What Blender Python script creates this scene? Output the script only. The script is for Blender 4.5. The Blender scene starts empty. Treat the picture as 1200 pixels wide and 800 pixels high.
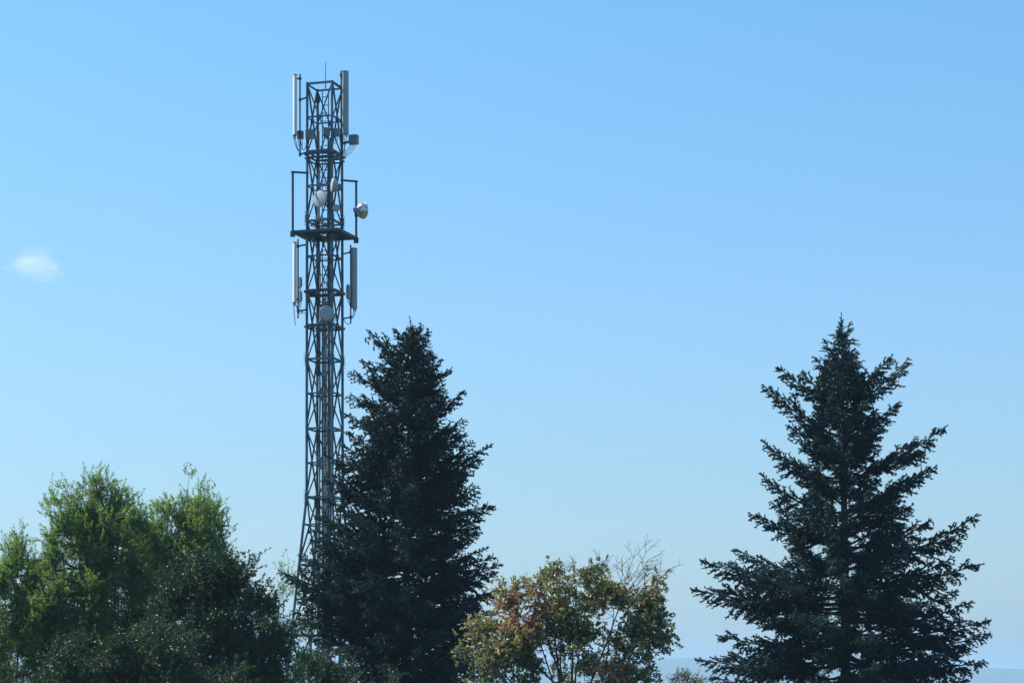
import bpy, math
import numpy as np
from mathutils import Vector, Matrix

# ------------------------------------------------------------------ camera, world, sun
S = bpy.context.scene
COL = S.collection
F = 2600.0            # focal length in units of a 1/1200 of the picture's width
CAMZ = 3.0            # the camera stands on a low terrace
cam = bpy.data.cameras.new("camera")
cam.sensor_width = 36.0
cam.lens = 36.0 * F / 1200.0
cam.shift_y = 400.0 / 1200.0
cam.clip_start = 0.5
cam.clip_end = 40000.0
camo = bpy.data.objects.new("camera", cam)
camo.location = (0, 0, CAMZ)
camo.rotation_euler = (math.radians(90), 0, 0)
COL.objects.link(camo)
S.camera = camo

SUN_EL = 52.0
SUN_AZ = -76.0        # degrees clockwise from +Y (the view direction): left and a little beyond
sd = Vector((math.sin(math.radians(SUN_AZ)) * math.cos(math.radians(SUN_EL)),
             math.cos(math.radians(SUN_AZ)) * math.cos(math.radians(SUN_EL)),
             math.sin(math.radians(SUN_EL))))
sun = bpy.data.lights.new("sun", 'SUN')
sun.energy = 5.0
sun.angle = math.radians(0.53)
sun.color = (1.0, 0.97, 0.91)
suno = bpy.data.objects.new("sun", sun)
suno.location = (-40, 30, 60)
suno.rotation_euler = sd.to_track_quat('Z', 'Y').to_euler()
COL.objects.link(suno)

W = bpy.data.worlds.new("World")
S.world = W
W.use_nodes = True
nt = W.node_tree
nt.nodes.clear()
sky = nt.nodes.new('ShaderNodeTexSky')
sky.sky_type = 'NISHITA'
sky.sun_disc = False
sky.sun_elevation = math.radians(SUN_EL)
sky.sun_rotation = math.radians(SUN_AZ)
sky.altitude = 1500
sky.air_density = 1.75
sky.dust_density = 3.0
sky.ozone_density = 5.5
bg = nt.nodes.new('ShaderNodeBackground')
bg.inputs['Strength'].default_value = 0.108
wo = nt.nodes.new('ShaderNodeOutputWorld')
tint = nt.nodes.new('ShaderNodeMix')          # white balance of the photograph: cool, cyan daylight
tint.data_type = 'RGBA'
tint.blend_type = 'MULTIPLY'
tint.inputs['Factor'].default_value = 1.0
tint.inputs['B'].default_value = (0.85, 1.156, 1.362, 1)
# low air is paler and bluer than the clear-sky model gives: a mild correction by height above the horizon, the same all round
wtc = nt.nodes.new('ShaderNodeTexCoord')
wsep = nt.nodes.new('ShaderNodeSeparateXYZ')
nt.links.new(wtc.outputs['Generated'], wsep.inputs[0])
wr = nt.nodes.new('ShaderNodeValToRGB')
els = [(0.0, (1.04, 1.0, 1.14)), (0.027, (1.0, 0.975, 1.11)), (0.06, (1.0, 0.95, 1.07)), (0.096, (0.99, 0.94, 1.0)), (0.154, (1.03, 0.98, 1.02)), (0.287, (0.92, 1.05, 1.02))]
we = wr.color_ramp.elements
while len(we) < len(els):
    we.new(0.5)
for i, (p_, c_) in enumerate(els):
    we[i].position = p_
    we[i].color = (c_[0] / 1.25, c_[1] / 1.25, c_[2] / 1.25, 1)
nt.links.new(wsep.outputs['Z'], wr.inputs[0])
air = nt.nodes.new('ShaderNodeMix')
air.data_type = 'RGBA'
air.blend_type = 'MULTIPLY'
air.inputs['Factor'].default_value = 1.0
nt.links.new(sky.outputs[0], air.inputs['A'])
nt.links.new(wr.outputs[0], air.inputs['B'])
nt.links.new(air.outputs['Result'], tint.inputs['A'])
nt.links.new(tint.outputs['Result'], bg.inputs[0])
nt.links.new(bg.outputs[0], wo.inputs[0])

S.view_settings.view_transform = 'Standard'
S.view_settings.look = 'None'
S.view_settings.exposure = 0.55
S.view_settings.gamma = 1.0
S.cycles.use_denoising = True
S.cycles.denoising_prefilter = 'NONE'
S.cycles.max_bounces = 6
S.cycles.transparent_max_bounces = 8
S.cycles.volume_bounces = 3


def at(px, py, Y):
    """world point seen at photo pixel (px, py) at depth Y"""
    return np.array([(px - 600.0) * Y / F, Y, CAMZ + (800.0 - py) * Y / F])


# ------------------------------------------------------------------ materials
def mat(name):
    m = bpy.data.materials.new(name)
    m.use_nodes = True
    return m, m.node_tree, m.node_tree.nodes['Principled BSDF']


def N(t, kind, **kw):
    n = t.nodes.new(kind)
    for k, v in kw.items():
        setattr(n, k, v)
    return n


def ramp(t, stops, fac):
    r = N(t, 'ShaderNodeValToRGB')
    e = r.color_ramp.elements
    while len(e) < len(stops):
        e.new(0.5)
    for i, (p, c) in enumerate(stops):
        e[i].position = p
        e[i].color = (c[0], c[1], c[2], 1)
    t.links.new(fac, r.inputs[0])
    return r


def noisy(name, c0, c1, scale=8.0, rough=0.6, metallic=0.0, stretch=None, bump=0.0, spec=0.5, lo=0.35, hi=0.7):
    m, t, b = mat(name)
    tc = N(t, 'ShaderNodeTexCoord')
    nz = N(t, 'ShaderNodeTexNoise')
    nz.inputs['Scale'].default_value = scale
    nz.inputs['Detail'].default_value = 6
    src = tc.outputs['Object']
    if stretch:
        mp = N(t, 'ShaderNodeMapping')
        mp.inputs['Scale'].default_value = stretch
        t.links.new(src, mp.inputs[0])
        src = mp.outputs[0]
    t.links.new(src, nz.inputs['Vector'])
    r = ramp(t, [(lo, c0), (hi, c1)], nz.outputs[0])
    t.links.new(r.outputs[0], b.inputs['Base Color'])
    b.inputs['Roughness'].default_value = rough
    b.inputs['Metallic'].default_value = metallic
    b.inputs['Specular IOR Level'].default_value = spec
    if bump:
        bp = N(t, 'ShaderNodeBump')
        bp.inputs['Strength'].default_value = bump
        bp.inputs['Distance'].default_value = 0.02
        t.links.new(nz.outputs[0], bp.inputs['Height'])
        t.links.new(bp.outputs[0], b.inputs['Normal'])
    return m


def leafy(name, stops, rough=0.4, spec=0.5, trans=0.35, tcol=(1.4, 1.35, 0.5), attr=None, attr_stops=None):
    """leaf material: colour varies from leaf to leaf; some light passes through"""
    m, t, b = mat(name)
    g = N(t, 'ShaderNodeNewGeometry')
    r = ramp(t, stops, g.outputs['Random Per Island'])
    colour = r.outputs[0]
    if attr:
        a = N(t, 'ShaderNodeAttribute')
        a.attribute_name = attr
        r2 = ramp(t, attr_stops, a.outputs['Fac'])
        mx = N(t, 'ShaderNodeMix', data_type='RGBA', blend_type='MULTIPLY')
        mx.inputs['Factor'].default_value = 1.0
        t.links.new(r2.outputs[0], mx.inputs['A'])
        t.links.new(colour, mx.inputs['B'])
        colour = mx.outputs['Result']
    t.links.new(colour, b.inputs['Base Color'])
    b.inputs['Roughness'].default_value = rough
    b.inputs['Specular IOR Level'].default_value = spec
    tm = N(t, 'ShaderNodeMix', data_type='RGBA', blend_type='MULTIPLY')
    tm.inputs['Factor'].default_value = 1.0
    t.links.new(colour, tm.inputs['A'])
    tm.inputs['B'].default_value = (*tcol, 1)
    tr = N(t, 'ShaderNodeBsdfTranslucent')
    t.links.new(tm.outputs['Result'], tr.inputs['Color'])
    ms = N(t, 'ShaderNodeMixShader')
    ms.inputs[0].default_value = trans
    out = t.nodes['Material Output']
    t.links.new(b.outputs[0], ms.inputs[1])
    t.links.new(tr.outputs[0], ms.inputs[2])
    t.links.new(ms.outputs[0], out.inputs['Surface'])
    return m


M = {}
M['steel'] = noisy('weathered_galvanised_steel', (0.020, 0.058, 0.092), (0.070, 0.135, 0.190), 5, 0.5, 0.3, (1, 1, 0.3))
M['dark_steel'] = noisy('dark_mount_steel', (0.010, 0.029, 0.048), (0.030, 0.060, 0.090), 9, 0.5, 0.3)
M['cable'] = noisy('black_cable', (0.015, 0.016, 0.018), (0.04, 0.042, 0.045), 20, 0.45)
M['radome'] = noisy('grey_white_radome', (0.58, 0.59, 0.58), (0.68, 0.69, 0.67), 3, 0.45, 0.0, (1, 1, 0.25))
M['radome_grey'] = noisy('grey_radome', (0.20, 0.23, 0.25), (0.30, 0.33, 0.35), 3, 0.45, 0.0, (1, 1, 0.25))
M['unit'] = noisy('radio_unit_paint', (0.13, 0.165, 0.19), (0.24, 0.28, 0.31), 12, 0.5)
M['dish_white'] = noisy('dish_white_paint', (0.34, 0.37, 0.39), (0.44, 0.47, 0.49), 6, 0.45)
M['dish_grey'] = noisy('dish_grey_paint', (0.26, 0.30, 0.33), (0.34, 0.38, 0.41), 6, 0.5)
M['dish_metal'] = noisy('spun_aluminium', (0.50, 0.52, 0.54), (0.66, 0.68, 0.70), 6, 0.28, 0.85)
M['bark'] = noisy('bark', (0.035, 0.028, 0.022), (0.10, 0.085, 0.07), 18, 0.9, 0, (1, 1, 0.25), 0.6)
M['spruce_bark'] = noisy('spruce_bark', (0.018, 0.019, 0.020), (0.055, 0.053, 0.050), 25, 0.9, 0, (1, 1, 0.4), 0.6)
M['bare_twig'] = noisy('bare_twig', (0.04, 0.03, 0.026), (0.09, 0.07, 0.06), 30, 0.8)
M['cone'] = noisy('spruce_cone', (0.10, 0.075, 0.05), (0.20, 0.16, 0.11), 60, 0.7)
M['needles_blue'] = leafy('bluish_spruce_needles', [(0.0, (0.006, 0.030, 0.038)), (0.6, (0.012, 0.050, 0.054)), (0.90, (0.036, 0.078, 0.056)), (1.0, (0.09, 0.085, 0.055))],  # upper stops: lit tips painted into the colour of random needles
                          0.5, 0.25, 0.12, (1.1, 1.2, 0.6))
M['needles_dark'] = leafy('dark_spruce_needles', [(0.0, (0.006, 0.028, 0.033)), (0.6, (0.011, 0.045, 0.044)), (0.85, (0.026, 0.066, 0.046)), (1.0, (0.065, 0.105, 0.052))],  # palest stops put sunlit tips into the needle colour, scattered at random
                          0.5, 0.25, 0.12, (1.1, 1.2, 0.6))
M['willow'] = leafy('narrow_green_leaves', [(0.0, (0.075, 0.140, 0.048)), (0.55, (0.12, 0.205, 0.068)), (1.0, (0.18, 0.265, 0.095))],
                    0.42, 0.45, 0.55, (2.0, 1.9, 0.7))
M['glossy'] = leafy('dark_glossy_leaves', [(0.0, (0.014, 0.036, 0.016)), (0.6, (0.026, 0.058, 0.023)), (1.0, (0.06, 0.105, 0.035))],
                    0.42, 0.4, 0.25, (1.5, 1.6, 0.5))
M['autumn'] = leafy('turning_leaves', [(0.0, (0.62, 0.62, 0.62)), (0.6, (1.0, 1.0, 1.0)), (1.0, (1.35, 1.3, 1.2))], 0.36, 0.6, 0.35, (1.35, 1.25, 0.7),
                    'tint', [(0.0, (0.065, 0.11, 0.062)), (0.28, (0.18, 0.215, 0.10)), (0.5, (0.40, 0.35, 0.16)), (0.75, (0.40, 0.20, 0.10)), (1.0, (0.30, 0.095, 0.075))])


# ------------------------------------------------------------------ mesh helpers
def unit(v):
    v = np.asarray(v, float)
    return v / (np.linalg.norm(v) + 1e-12)


STAT = {}


class Soup:
    def __init__(self):
        self.v, self.f, self.m, self.n = [], [], [], 0
        self.attr = []

    def add(self, verts, faces, mi=0, attr=None):
        """verts (n,3); faces (k,3) or (k,4) arrays or list of index tuples"""
        verts = np.asarray(verts, np.float32)
        self.v.append(verts)
        if isinstance(faces, np.ndarray):
            self.f.append(faces.astype(np.int64) + self.n)
            self.m.append(np.full(len(faces), mi, np.int32))
        else:
            by = {}
            for f in faces:
                by.setdefault(len(f), []).append(f)
            for k, fs in by.items():
                self.f.append(np.array(fs, np.int64) + self.n)
                self.m.append(np.full(len(fs), mi, np.int32))
        self.attr.append(np.zeros(len(verts), np.float32) if attr is None else np.asarray(attr, np.float32))
        self.n += len(verts)
        return self

    # --- simple solids
    def tube(self, pts, r, n=6, mi=0, caps=True):
        pts = [np.asarray(p, float) for p in pts]
        k = len(pts)
        rs = list(r) if hasattr(r, '__len__') else [r] * k
        vs = []
        t0 = unit(pts[1] - pts[0])
        a = unit(np.cross(t0, (0, 0, 1) if abs(t0[2]) < 0.9 else (1, 0, 0)))
        for i in range(k):
            t = unit(pts[min(i + 1, k - 1)] - pts[max(i - 1, 0)])
            a = unit(a - t * np.dot(a, t))
            b = np.cross(t, a)
            for j in range(n):
                w = 2 * math.pi * (j + 0.5) / n
                vs.append(pts[i] + rs[i] * (a * math.cos(w) + b * math.sin(w)))
        fs = []
        for i in range(k - 1):
            for j in range(n):
                j2 = (j + 1) % n
                fs.append((i * n + j, i * n + j2, (i + 1) * n + j2, (i + 1) * n + j))
        if caps:
            fs.append(tuple(range(n - 1, -1, -1)))
            fs.append(tuple((k - 1) * n + j for j in range(n)))
        return self.add(vs, fs, mi)

    def box(self, c, hx, hy, hz, ax=(1, 0, 0), az=(0, 0, 1), mi=0, bev=0.0):
        ax = unit(ax)
        az = np.asarray(az, float)
        ay = unit(np.cross(az, ax))
        az = np.cross(ax, ay)
        c = np.asarray(c, float)
        bev = min(bev, hx * 0.45, hy * 0.45)
        if bev > 0:
            pr = [(-hx + bev, -hy), (hx - bev, -hy), (hx, -hy + bev), (hx, hy - bev), (hx - bev, hy), (-hx + bev, hy), (-hx, hy - bev), (-hx, -hy + bev)]
        else:
            pr = [(-hx, -hy), (hx, -hy), (hx, hy), (-hx, hy)]
        return self.prism(pr, c, ax, ay, az, hz, mi)

    def prism(self, pr, c, ax, ay, az, hz, mi=0):
        k = len(pr)
        vs = [c + ax * u + ay * v - az * hz for u, v in pr] + [c + ax * u + ay * v + az * hz for u, v in pr]
        fs = [tuple(range(k - 1, -1, -1)), tuple(range(k, 2 * k))]
        for j in range(k):
            j2 = (j + 1) % k
            fs.append((j, j2, k + j2, k + j))
        return self.add(vs, fs, mi)

    def bar(self, p, q, w, h, mi=0, up=(0, 0, 1)):
        """an angle iron (L section) from p to q"""
        p = np.asarray(p, float); q = np.asarray(q, float)
        d = unit(q - p)
        up = np.asarray(up, float)
        if abs(np.dot(d, up)) > 0.95:
            up = np.array((0.3, 1, 0))
        a = unit(np.cross(up, d))
        b = np.cross(d, a)
        t = max(w * 0.22, 0.006)
        pr = [(-w / 2, -h / 2), (w / 2, -h / 2), (w / 2, -h / 2 + t), (-w / 2 + t, -h / 2 + t), (-w / 2 + t, h / 2), (-w / 2, h / 2)]
        L = np.linalg.norm(q - p)
        k = len(pr)
        vs = [p + a * u + b * v for u, v in pr] + [q + a * u + b * v for u, v in pr]
        fs = [(3, 2, 1, 0), (5, 4, 3, 0), (k, k + 1, k + 2, k + 3), (k, k + 3, k + 4, k + 5)]
        for j in range(k):
            j2 = (j + 1) % k
            fs.append((j, j2, k + j2, k + j))
        return self.add(vs, fs, mi)

    def lathe(self, prof, c, axis, n=24, mi=0):
        """prof: (radius, distance along axis)"""
        axis = unit(axis)
        a = unit(np.cross(axis, (0, 0, 1) if abs(axis[2]) < 0.9 else (1, 0, 0)))
        b = np.cross(axis, a)
        c = np.asarray(c, float)
        vs, fs = [], []
        for r, h in prof:
            for j in range(n):
                w = 2 * math.pi * j / n
                vs.append(c + axis * h + r * (a * math.cos(w) + b * math.sin(w)))
        for i in range(len(prof) - 1):
            for j in range(n):
                j2 = (j + 1) % n
                fs.append((i * n + j, i * n + j2, (i + 1) * n + j2, (i + 1) * n + j))
        return self.add(vs, fs, mi)

    def build(self, name, mats, parent=None, origin=(0, 0, 0), smooth=False, attr=None):
        me = self.mesh(name, mats, origin, smooth, attr)
        return link(name, me, parent)

    def mesh(self, name, mats, origin=(0, 0, 0), smooth=False, attr=None):
        me = bpy.data.meshes.new(name)
        v = np.concatenate(self.v).astype(np.float32) - np.asarray(origin, np.float32)
        sizes = np.concatenate([np.full(len(f), f.shape[1], np.int64) for f in self.f])
        idx = np.concatenate([f.ravel() for f in self.f])
        mi = np.concatenate(self.m)
        me.vertices.add(len(v))
        me.vertices.foreach_set('co', v.ravel())
        me.loops.add(len(idx))
        me.loops.foreach_set('vertex_index', idx.astype(np.int32))
        me.polygons.add(len(sizes))
        me.polygons.foreach_set('loop_start', np.concatenate([[0], np.cumsum(sizes)[:-1]]).astype(np.int32))
        me.polygons.foreach_set('material_index', mi)
        me.polygons.foreach_set('use_smooth', np.full(len(sizes), bool(smooth)))
        if attr:
            a = me.attributes.new(attr, 'FLOAT', 'POINT')
            a.data.foreach_set('value', np.concatenate(self.attr).astype(np.float32))
        for mt in (mats if isinstance(mats, (list, tuple)) else [mats]):
            me.materials.append(mt)
        me.update(calc_edges=True)
        STAT[name] = STAT.get(name, 0) + int((sizes - 2).sum())
        return me


def link(name, me, parent=None):
    o = bpy.data.objects.new(name, me)
    COL.objects.link(o)
    if parent is not None:
        o.parent = parent
    return o


def thing(name, label, cat, loc, group=None):
    o = bpy.data.objects.new(name, None)
    o.empty_display_size = 0.2
    COL.objects.link(o)
    o.location = tuple(float(x) for x in loc)
    o['label'] = label
    o['category'] = cat
    if group:
        o['group'] = group
    return o


# --- vectorised pieces for foliage
def perp_frames(D):
    ref = np.where(np.abs(D[:, 2:3]) < 0.9, np.array([[0, 0, 1.0]]), np.array([[1.0, 0, 0]]))
    a = np.cross(D, ref)
    a /= np.linalg.norm(a, axis=1, keepdims=True) + 1e-9
    b = np.cross(D, a)
    return a, b


def many_tubes(s, P, Q, r0, r1, mi=0, n=3):
    D = Q - P
    L = np.linalg.norm(D, axis=1, keepdims=True)
    D = D / (L + 1e-9)
    a, b = perp_frames(D)
    k = len(P)
    r0 = np.broadcast_to(np.asarray(r0, float).reshape(-1, 1), (k, 1))
    r1 = np.broadcast_to(np.asarray(r1, float).reshape(-1, 1), (k, 1))
    V = np.zeros((k, 2 * n, 3))
    for j in range(n):
        w = 2 * math.pi * j / n
        o = a * math.cos(w) + b * math.sin(w)
        V[:, j] = P + o * r0
        V[:, n + j] = Q + o * r1
    base = np.arange(k)[:, None] * 2 * n
    Fs = []
    for j in range(n):
        j2 = (j + 1) % n
        Fs.append(np.concatenate([base + j, base + j2, base + n + j2, base + n + j], 1))
    s.add(V.reshape(-1, 3), np.concatenate(Fs), mi)


def many_needles(s, P, Q, dens, nl, nw, rng, mi=0):
    D = Q - P
    L = np.linalg.norm(D, axis=1)
    cnt = np.maximum(3, np.round(L * dens)).astype(int)
    idx = np.repeat(np.arange(len(P)), cnt)
    k = len(idx)
    t = rng.random(k)[:, None]
    U = D[idx] / (L[idx, None] + 1e-9)
    a, b = perp_frames(U)
    w = rng.random(k) * 2 * math.pi
    o = a * np.cos(w)[:, None] + b * np.sin(w)[:, None]
    tg = np.cross(U, o)
    base = P[idx] + D[idx] * t
    d = U * rng.uniform(0.35, 0.95, (k, 1)) + o
    d /= np.linalg.norm(d, axis=1, keepdims=True)
    ln = nl * rng.uniform(0.7, 1.25, (k, 1))
    h = tg * (nw * 0.5)
    V = np.stack([base - h, base + h, base + d * ln], 1).reshape(-1, 3)
    s.add(V, np.arange(3 * k).reshape(-1, 3), mi)


def many_leaves(s, C, D, ln, wd, rng, mi=0, attr=None, flat=0.0):
    """rhombic leaves folded a little along the midrib; C stalk points, D leaf directions"""
    k = len(C)
    D = D / (np.linalg.norm(D, axis=1, keepdims=True) + 1e-9)
    R = rng.normal(size=(k, 3))
    R[:, 2] += flat
    side = np.cross(D, R)
    side /= np.linalg.norm(side, axis=1, keepdims=True) + 1e-9
    nor = np.cross(side, D)
    l = ln * rng.uniform(0.7, 1.25, (k, 1))
    w = wd * rng.uniform(0.8, 1.2, (k, 1)) * 0.5
    mid = C + D * l * 0.45 + nor * w * 0.35
    tip = C + D * l - nor * l * 0.08
    V = np.stack([C, mid - side * w, tip, mid + side * w], 1)
    V[:, 0] += 0
    b = np.arange(k)[:, None] * 4
    Fq = np.concatenate([np.concatenate([b, b + 1, b + 2], 1), np.concatenate([b, b + 2, b + 3], 1)])
    s.add(V.reshape(-1, 3), Fq, mi, None if attr is None else np.repeat(attr, 4))


# ------------------------------------------------------------------ ground and far hills
def grid(name, m, x0, x1, y0, y1, nx, ny, zf):
    xs = np.linspace(x0, x1, nx)
    ys = np.linspace(y0, y1, ny)
    X, Y = np.meshgrid(xs, ys)
    Z = zf(X, Y)
    V = np.stack([X, Y, Z], -1).reshape(-1, 3)
    i = (np.arange(ny - 1)[:, None] * nx + np.arange(nx - 1)[None]).reshape(-1, 1)
    s = Soup().add(V, np.concatenate([i, i + 1, i + nx + 1, i + nx], 1))
    return s.build(name, m, smooth=True)


mg = noisy('meadow_ground', (0.035, 0.055, 0.018), (0.085, 0.095, 0.035), 0.4, 0.95)
g = grid('ground', mg, -12000, 12000, -2500, 11500, 60, 60, lambda X, Y: 0 * X)
g['kind'] = 'structure'


def hillz(X, Y):
    ridge = np.interp(X, [-6500, -2500, -600, 250, 480, 700, 1050, 1400, 2400, 6500], [60, 70, 66, 76, 79, 70, 54, 44, 52, 66])
    ridge = ridge + 2.0 * np.sin(X / 90.0) + 1.3 * np.sin(X / 37.0 + 1)
    prof = np.clip(1 - ((Y - 6000) / 900.0) ** 2, 0, 1)
    return 0.92 * ridge * prof - 0.6


mh = noisy('wooded_hills', (0.03, 0.05, 0.02), (0.06, 0.085, 0.035), 0.02, 0.95)
h = grid('hills', mh, -6500, 6500, 5050, 6950, 260, 40, hillz)
h['kind'] = 'structure'

# ------------------------------------------------------------------ lattice tower
YT = 85.0
TS = YT / F                                            # metres per photo pixel at the tower
TC = np.array([(380.5 - 600) * TS, YT, 0.0])          # tower axis on the ground


def tz(py):
    return CAMZ + (800.0 - py) * TS


CORN = {'L': (-19.75, -10.25), 'N': (10.25, -19.75), 'R': (19.75, 10.25), 'F': (-10.25, 19.75)}
ORDER = ['L', 'N', 'R', 'F']


def spread(py):
    if py <= 583:
        return 0.985 + (py - 100) * 0.00009
    return 1.03 + (py - 583) * 0.0053


def leg(c, py):
    k = spread(py) * TS
    return np.array([TC[0] + CORN[c][0] * k, TC[1] + CORN[c][1] * k, tz(py)])


tower = thing('lattice_tower', 'tall square lattice steel mast carrying antennas, rising behind the dense spruce', 'tower', TC)


def tpart(name, s, m, parent=None, smooth=False):
    if parent is None:
        return s.build(name, m, tower, TC, smooth)
    return s.build(name, m, parent, TC, smooth)


GROUND_PY = 800 + CAMZ / TS
lev = [101, 180, 261, 342, 422, 503, 583, 662, 744, 826, GROUND_PY]
mid = [140, 220, 302, 382, 462, 543, 615, 702, 785, 858]
nleg = 0
for c in ORDER:
    for a, b in ((99.5, 258), (258, 422), (422, 583), (583, GROUND_PY)):
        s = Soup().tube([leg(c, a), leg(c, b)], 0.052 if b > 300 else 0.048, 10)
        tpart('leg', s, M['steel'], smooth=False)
    # bolted splices: flange plates and the bolt ends that stick out
    for py in (258, 422, 583):
        s = Soup()
        p = leg(c, py)
        s.lathe([(0.0, -0.14), (0.075, -0.14), (0.075, 0.14), (0.0, 0.14)], p, (0, 0, 1), 8)
        out = unit((p - TC) * (1, 1, 0))
        for k in range(6):
            for dxy in ((out[0], out[1]), (-out[1], out[0])):
                q = p + np.array((0, 0, -0.24 + 0.095 * k))
                d = np.array((dxy[0], dxy[1], 0)) * 0.125
                s.tube([q - d, q + d], 0.011, 5)
        tpart('splice', s, M['steel'])
for f in range(4):
    c0, c1 = ORDER[f], ORDER[(f + 1) % 4]
    for py in lev[:-1] + mid:
        w = 0.075 if py in lev else 0.055
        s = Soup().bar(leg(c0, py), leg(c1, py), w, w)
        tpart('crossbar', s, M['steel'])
    for i in range(len(lev) - 1):
        a, b = lev[i], lev[i + 1]
        out = unit(leg(c0, a) + leg(c1, a) - 2 * np.array((TC[0], TC[1], tz(a)))) * 0.022
        s = Soup().bar(leg(c0, a) + out, leg(c1, b) + out, 0.052, 0.052)
        tpart('brace', s, M['steel'])
        s = Soup().bar(leg(c1, a) - out, leg(c0, b) - out, 0.052, 0.052)
        tpart('brace', s, M['steel'])
        # gusset plates where the diagonals cross
        ctr = (leg(c0, a) + leg(c1, a) + leg(c0, b) + leg(c1, b)) / 4
        s = Soup().box(ctr, 0.06, 0.05, 0.07, unit(leg(c1, a) - leg(c0, a)), (0, 0, 1))
        tpart('gusset', s, M['steel'])


def tp(px, py, d=0.0):
    """tower coordinates: photo pixel at tower depth plus d metres"""
    return at(px, py, YT + d)


# lightning rod
s = Soup().tube([tp(381.5, 104, -0.1), tp(381.5, 92, -0.1), tp(381.5, 73, -0.1)], [0.022, 0.014, 0.009], 6)
tpart('lightning_rod', s, M['dark_steel'])

# ladder inside the far face
lad = thing('ladder', '', '', (0, 0, 0))
for k in ('label', 'category'):
    del lad[k]
lad.parent = tower
zb, zt = 0.05, tz(103)
lx0, lx1, ly = (377.0 - 380.5) * TS, (384.2 - 380.5) * TS, 0.30
for x in (lx0, lx1):
    s = Soup().box(TC + (x, ly, (zb + zt) / 2), 0.017, 0.022, (zt - zb) / 2)
    s.build('rail', M['steel'], lad, TC)
rs = Soup().tube([(lx0, ly, 0), (lx1, ly, 0)], 0.016, 6)
rm = rs.mesh('rung', M['steel'])
z = 0.4
while z < zt:
    o = link('rung', rm, lad)
    o.location = (0, 0, z)
    z += 0.31

# cable tray in the middle with its black cables and pale clamps
tray = thing('cable_tray', '', '', (0, 0, 0))
for k in ('label', 'category'):
    del tray[k]
tray.parent = tower
cx = (380.3 - 380.5) * TS
ct = tz(352)
for dx in (-0.095, 0.095):
    s = Soup().box(TC + (cx + dx, -0.05, ct / 2), 0.012, 0.03, ct / 2 - 0.02)
    s.build('rail', M['steel'], tray, TC)
rg = np.random.default_rng(3)
for i in range(6):
    x = cx - 0.068 + 0.027 * i
    top = tz(350 - 12 * (i % 3))
    pts = [TC + (x + rg.normal() * 0.003, -0.085 + rg.normal() * 0.004, zz) for zz in np.linspace(0.05, top, 9)]
    Soup().tube(pts, 0.0125, 6).build('cable', M['cable'], tray, TC)
cm = Soup().box((cx, -0.102, 0), 0.088, 0.006, 0.014).mesh('clamp', M['unit'])
z = 0.6
while z < ct:
    o = link('clamp', cm, tray)
    o.location = (0, 0, z)
    z += 0.29

# thick feeder cables beside the near leg, from the upper antennas to the bottom
for i, (x, yd, t0) in enumerate(((385.2, -0.42, 160), (386.6, -0.45, 168), (388.0, -0.48, 165), (387.3, -0.40, 190), (386.0, -0.38, 200), (389.0, -0.42, 176))):
    pts = []
    for j, py in enumerate(np.linspace(t0, GROUND_PY - 3, 26)):
        pts.append(np.array([(x + rg.normal() * 0.25 - 600) * TS, YT + yd + rg.normal() * 0.01, tz(py)]))
    tpart('feeder_cable', Soup().tube(pts, 0.021, 6), M['cable'])
# cables down the far left leg
for i, (x, yd, t0) in enumerate(((371.6, 0.55, 112), (372.8, 0.52, 150), (370.2, 0.56, 190), (373.8, 0.50, 300))):
    pts = [np.array([(x + rg.normal() * 0.3 - 600) * TS, YT + yd, tz(py)]) for py in np.linspace(t0, GROUND_PY - 3, 26)]
    tpart('feeder_cable', Soup().tube(pts, 0.018, 6), M['cable'])
# boxes bolted on the legs
for px, py, d, w, hh in ((372.6, 116, 0.52, 2.2, 4.5), (372.5, 414, 0.52, 2.4, 4.5), (373, 436, 0.50, 2.6, 4.0), (371.5, 588, 0.55, 3.2, 7.0), (366.5, 345, 0.1, 4.0, 3.0)):
    s = Soup().box(tp(px, py, d), w * TS, 0.07, hh * TS, bev=0.01)
    tpart('junction_box', s, M['dark_steel'])
# heavy collars where equipment is clamped on
for py, w in ((183, 0.10), (187.5, 0.08), (343, 0.12), (384, 0.10)):
    for f in range(4):
        c0, c1 = ORDER[f], ORDER[(f + 1) % 4]
        p, q = leg(c0, py), leg(c1, py)
        o = unit((p + q) / 2 - np.array((TC[0], TC[1], tz(py)))) * 0.07
        tpart('clamp_beam', Soup().bar(p + o, q + o, w, w * 0.8), M['dark_steel'])
# untidy jumper cables looping inside the lattice near the equipment
for (y0, y1) in ((158, 182), (160, 200), (165, 210), (150, 176), (200, 236), (225, 262), (338, 372), (345, 384), (350, 392), (355, 380), (300, 345), (362, 402), (372, 398), (340, 360)):
    a = tp(rg.uniform(364, 398), y0, rg.uniform(-0.4, 0.3))
    b = tp(rg.choice((372, 386, 389)) + rg.normal(), y1, rg.uniform(-0.4, 0.1))
    pts = [a * (1 - t) + b * t + np.array((rg.normal() * 0.03, rg.normal() * 0.03, -0.35 * t * (1 - t))) for t in np.linspace(0, 1, 8)]
    tpart('jumper_cable', Soup().tube(pts, 0.014, 5), M['cable'])
# coil of spare cable above the platform
s = Soup()
for r, dz in ((0.33, 0), (0.31, 0.05), (0.35, -0.05)):
    c = np.array((TC[0] - 0.2, TC[1] + 0.05, tz(263) + dz))
    pts = [c + (r * math.cos(w), r * math.sin(w), 0.02 * math.sin(3 * w)) for w in np.linspace(0, 2 * math.pi, 25)]
    s.tube(pts, 0.018, 5)
tpart('cable_coil', s, M['cable'])

# service platform with its posts
plat = thing('platform', '', '', (0, 0, 0))
for k in ('label', 'category'):
    del plat[k]
plat.parent = tower
PK = 1.83 * TS


def pc(c, z, k=PK):
    return np.array([TC[0] + CORN[c][0] * k, TC[1] + CORN[c][1] * k, z])


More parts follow.
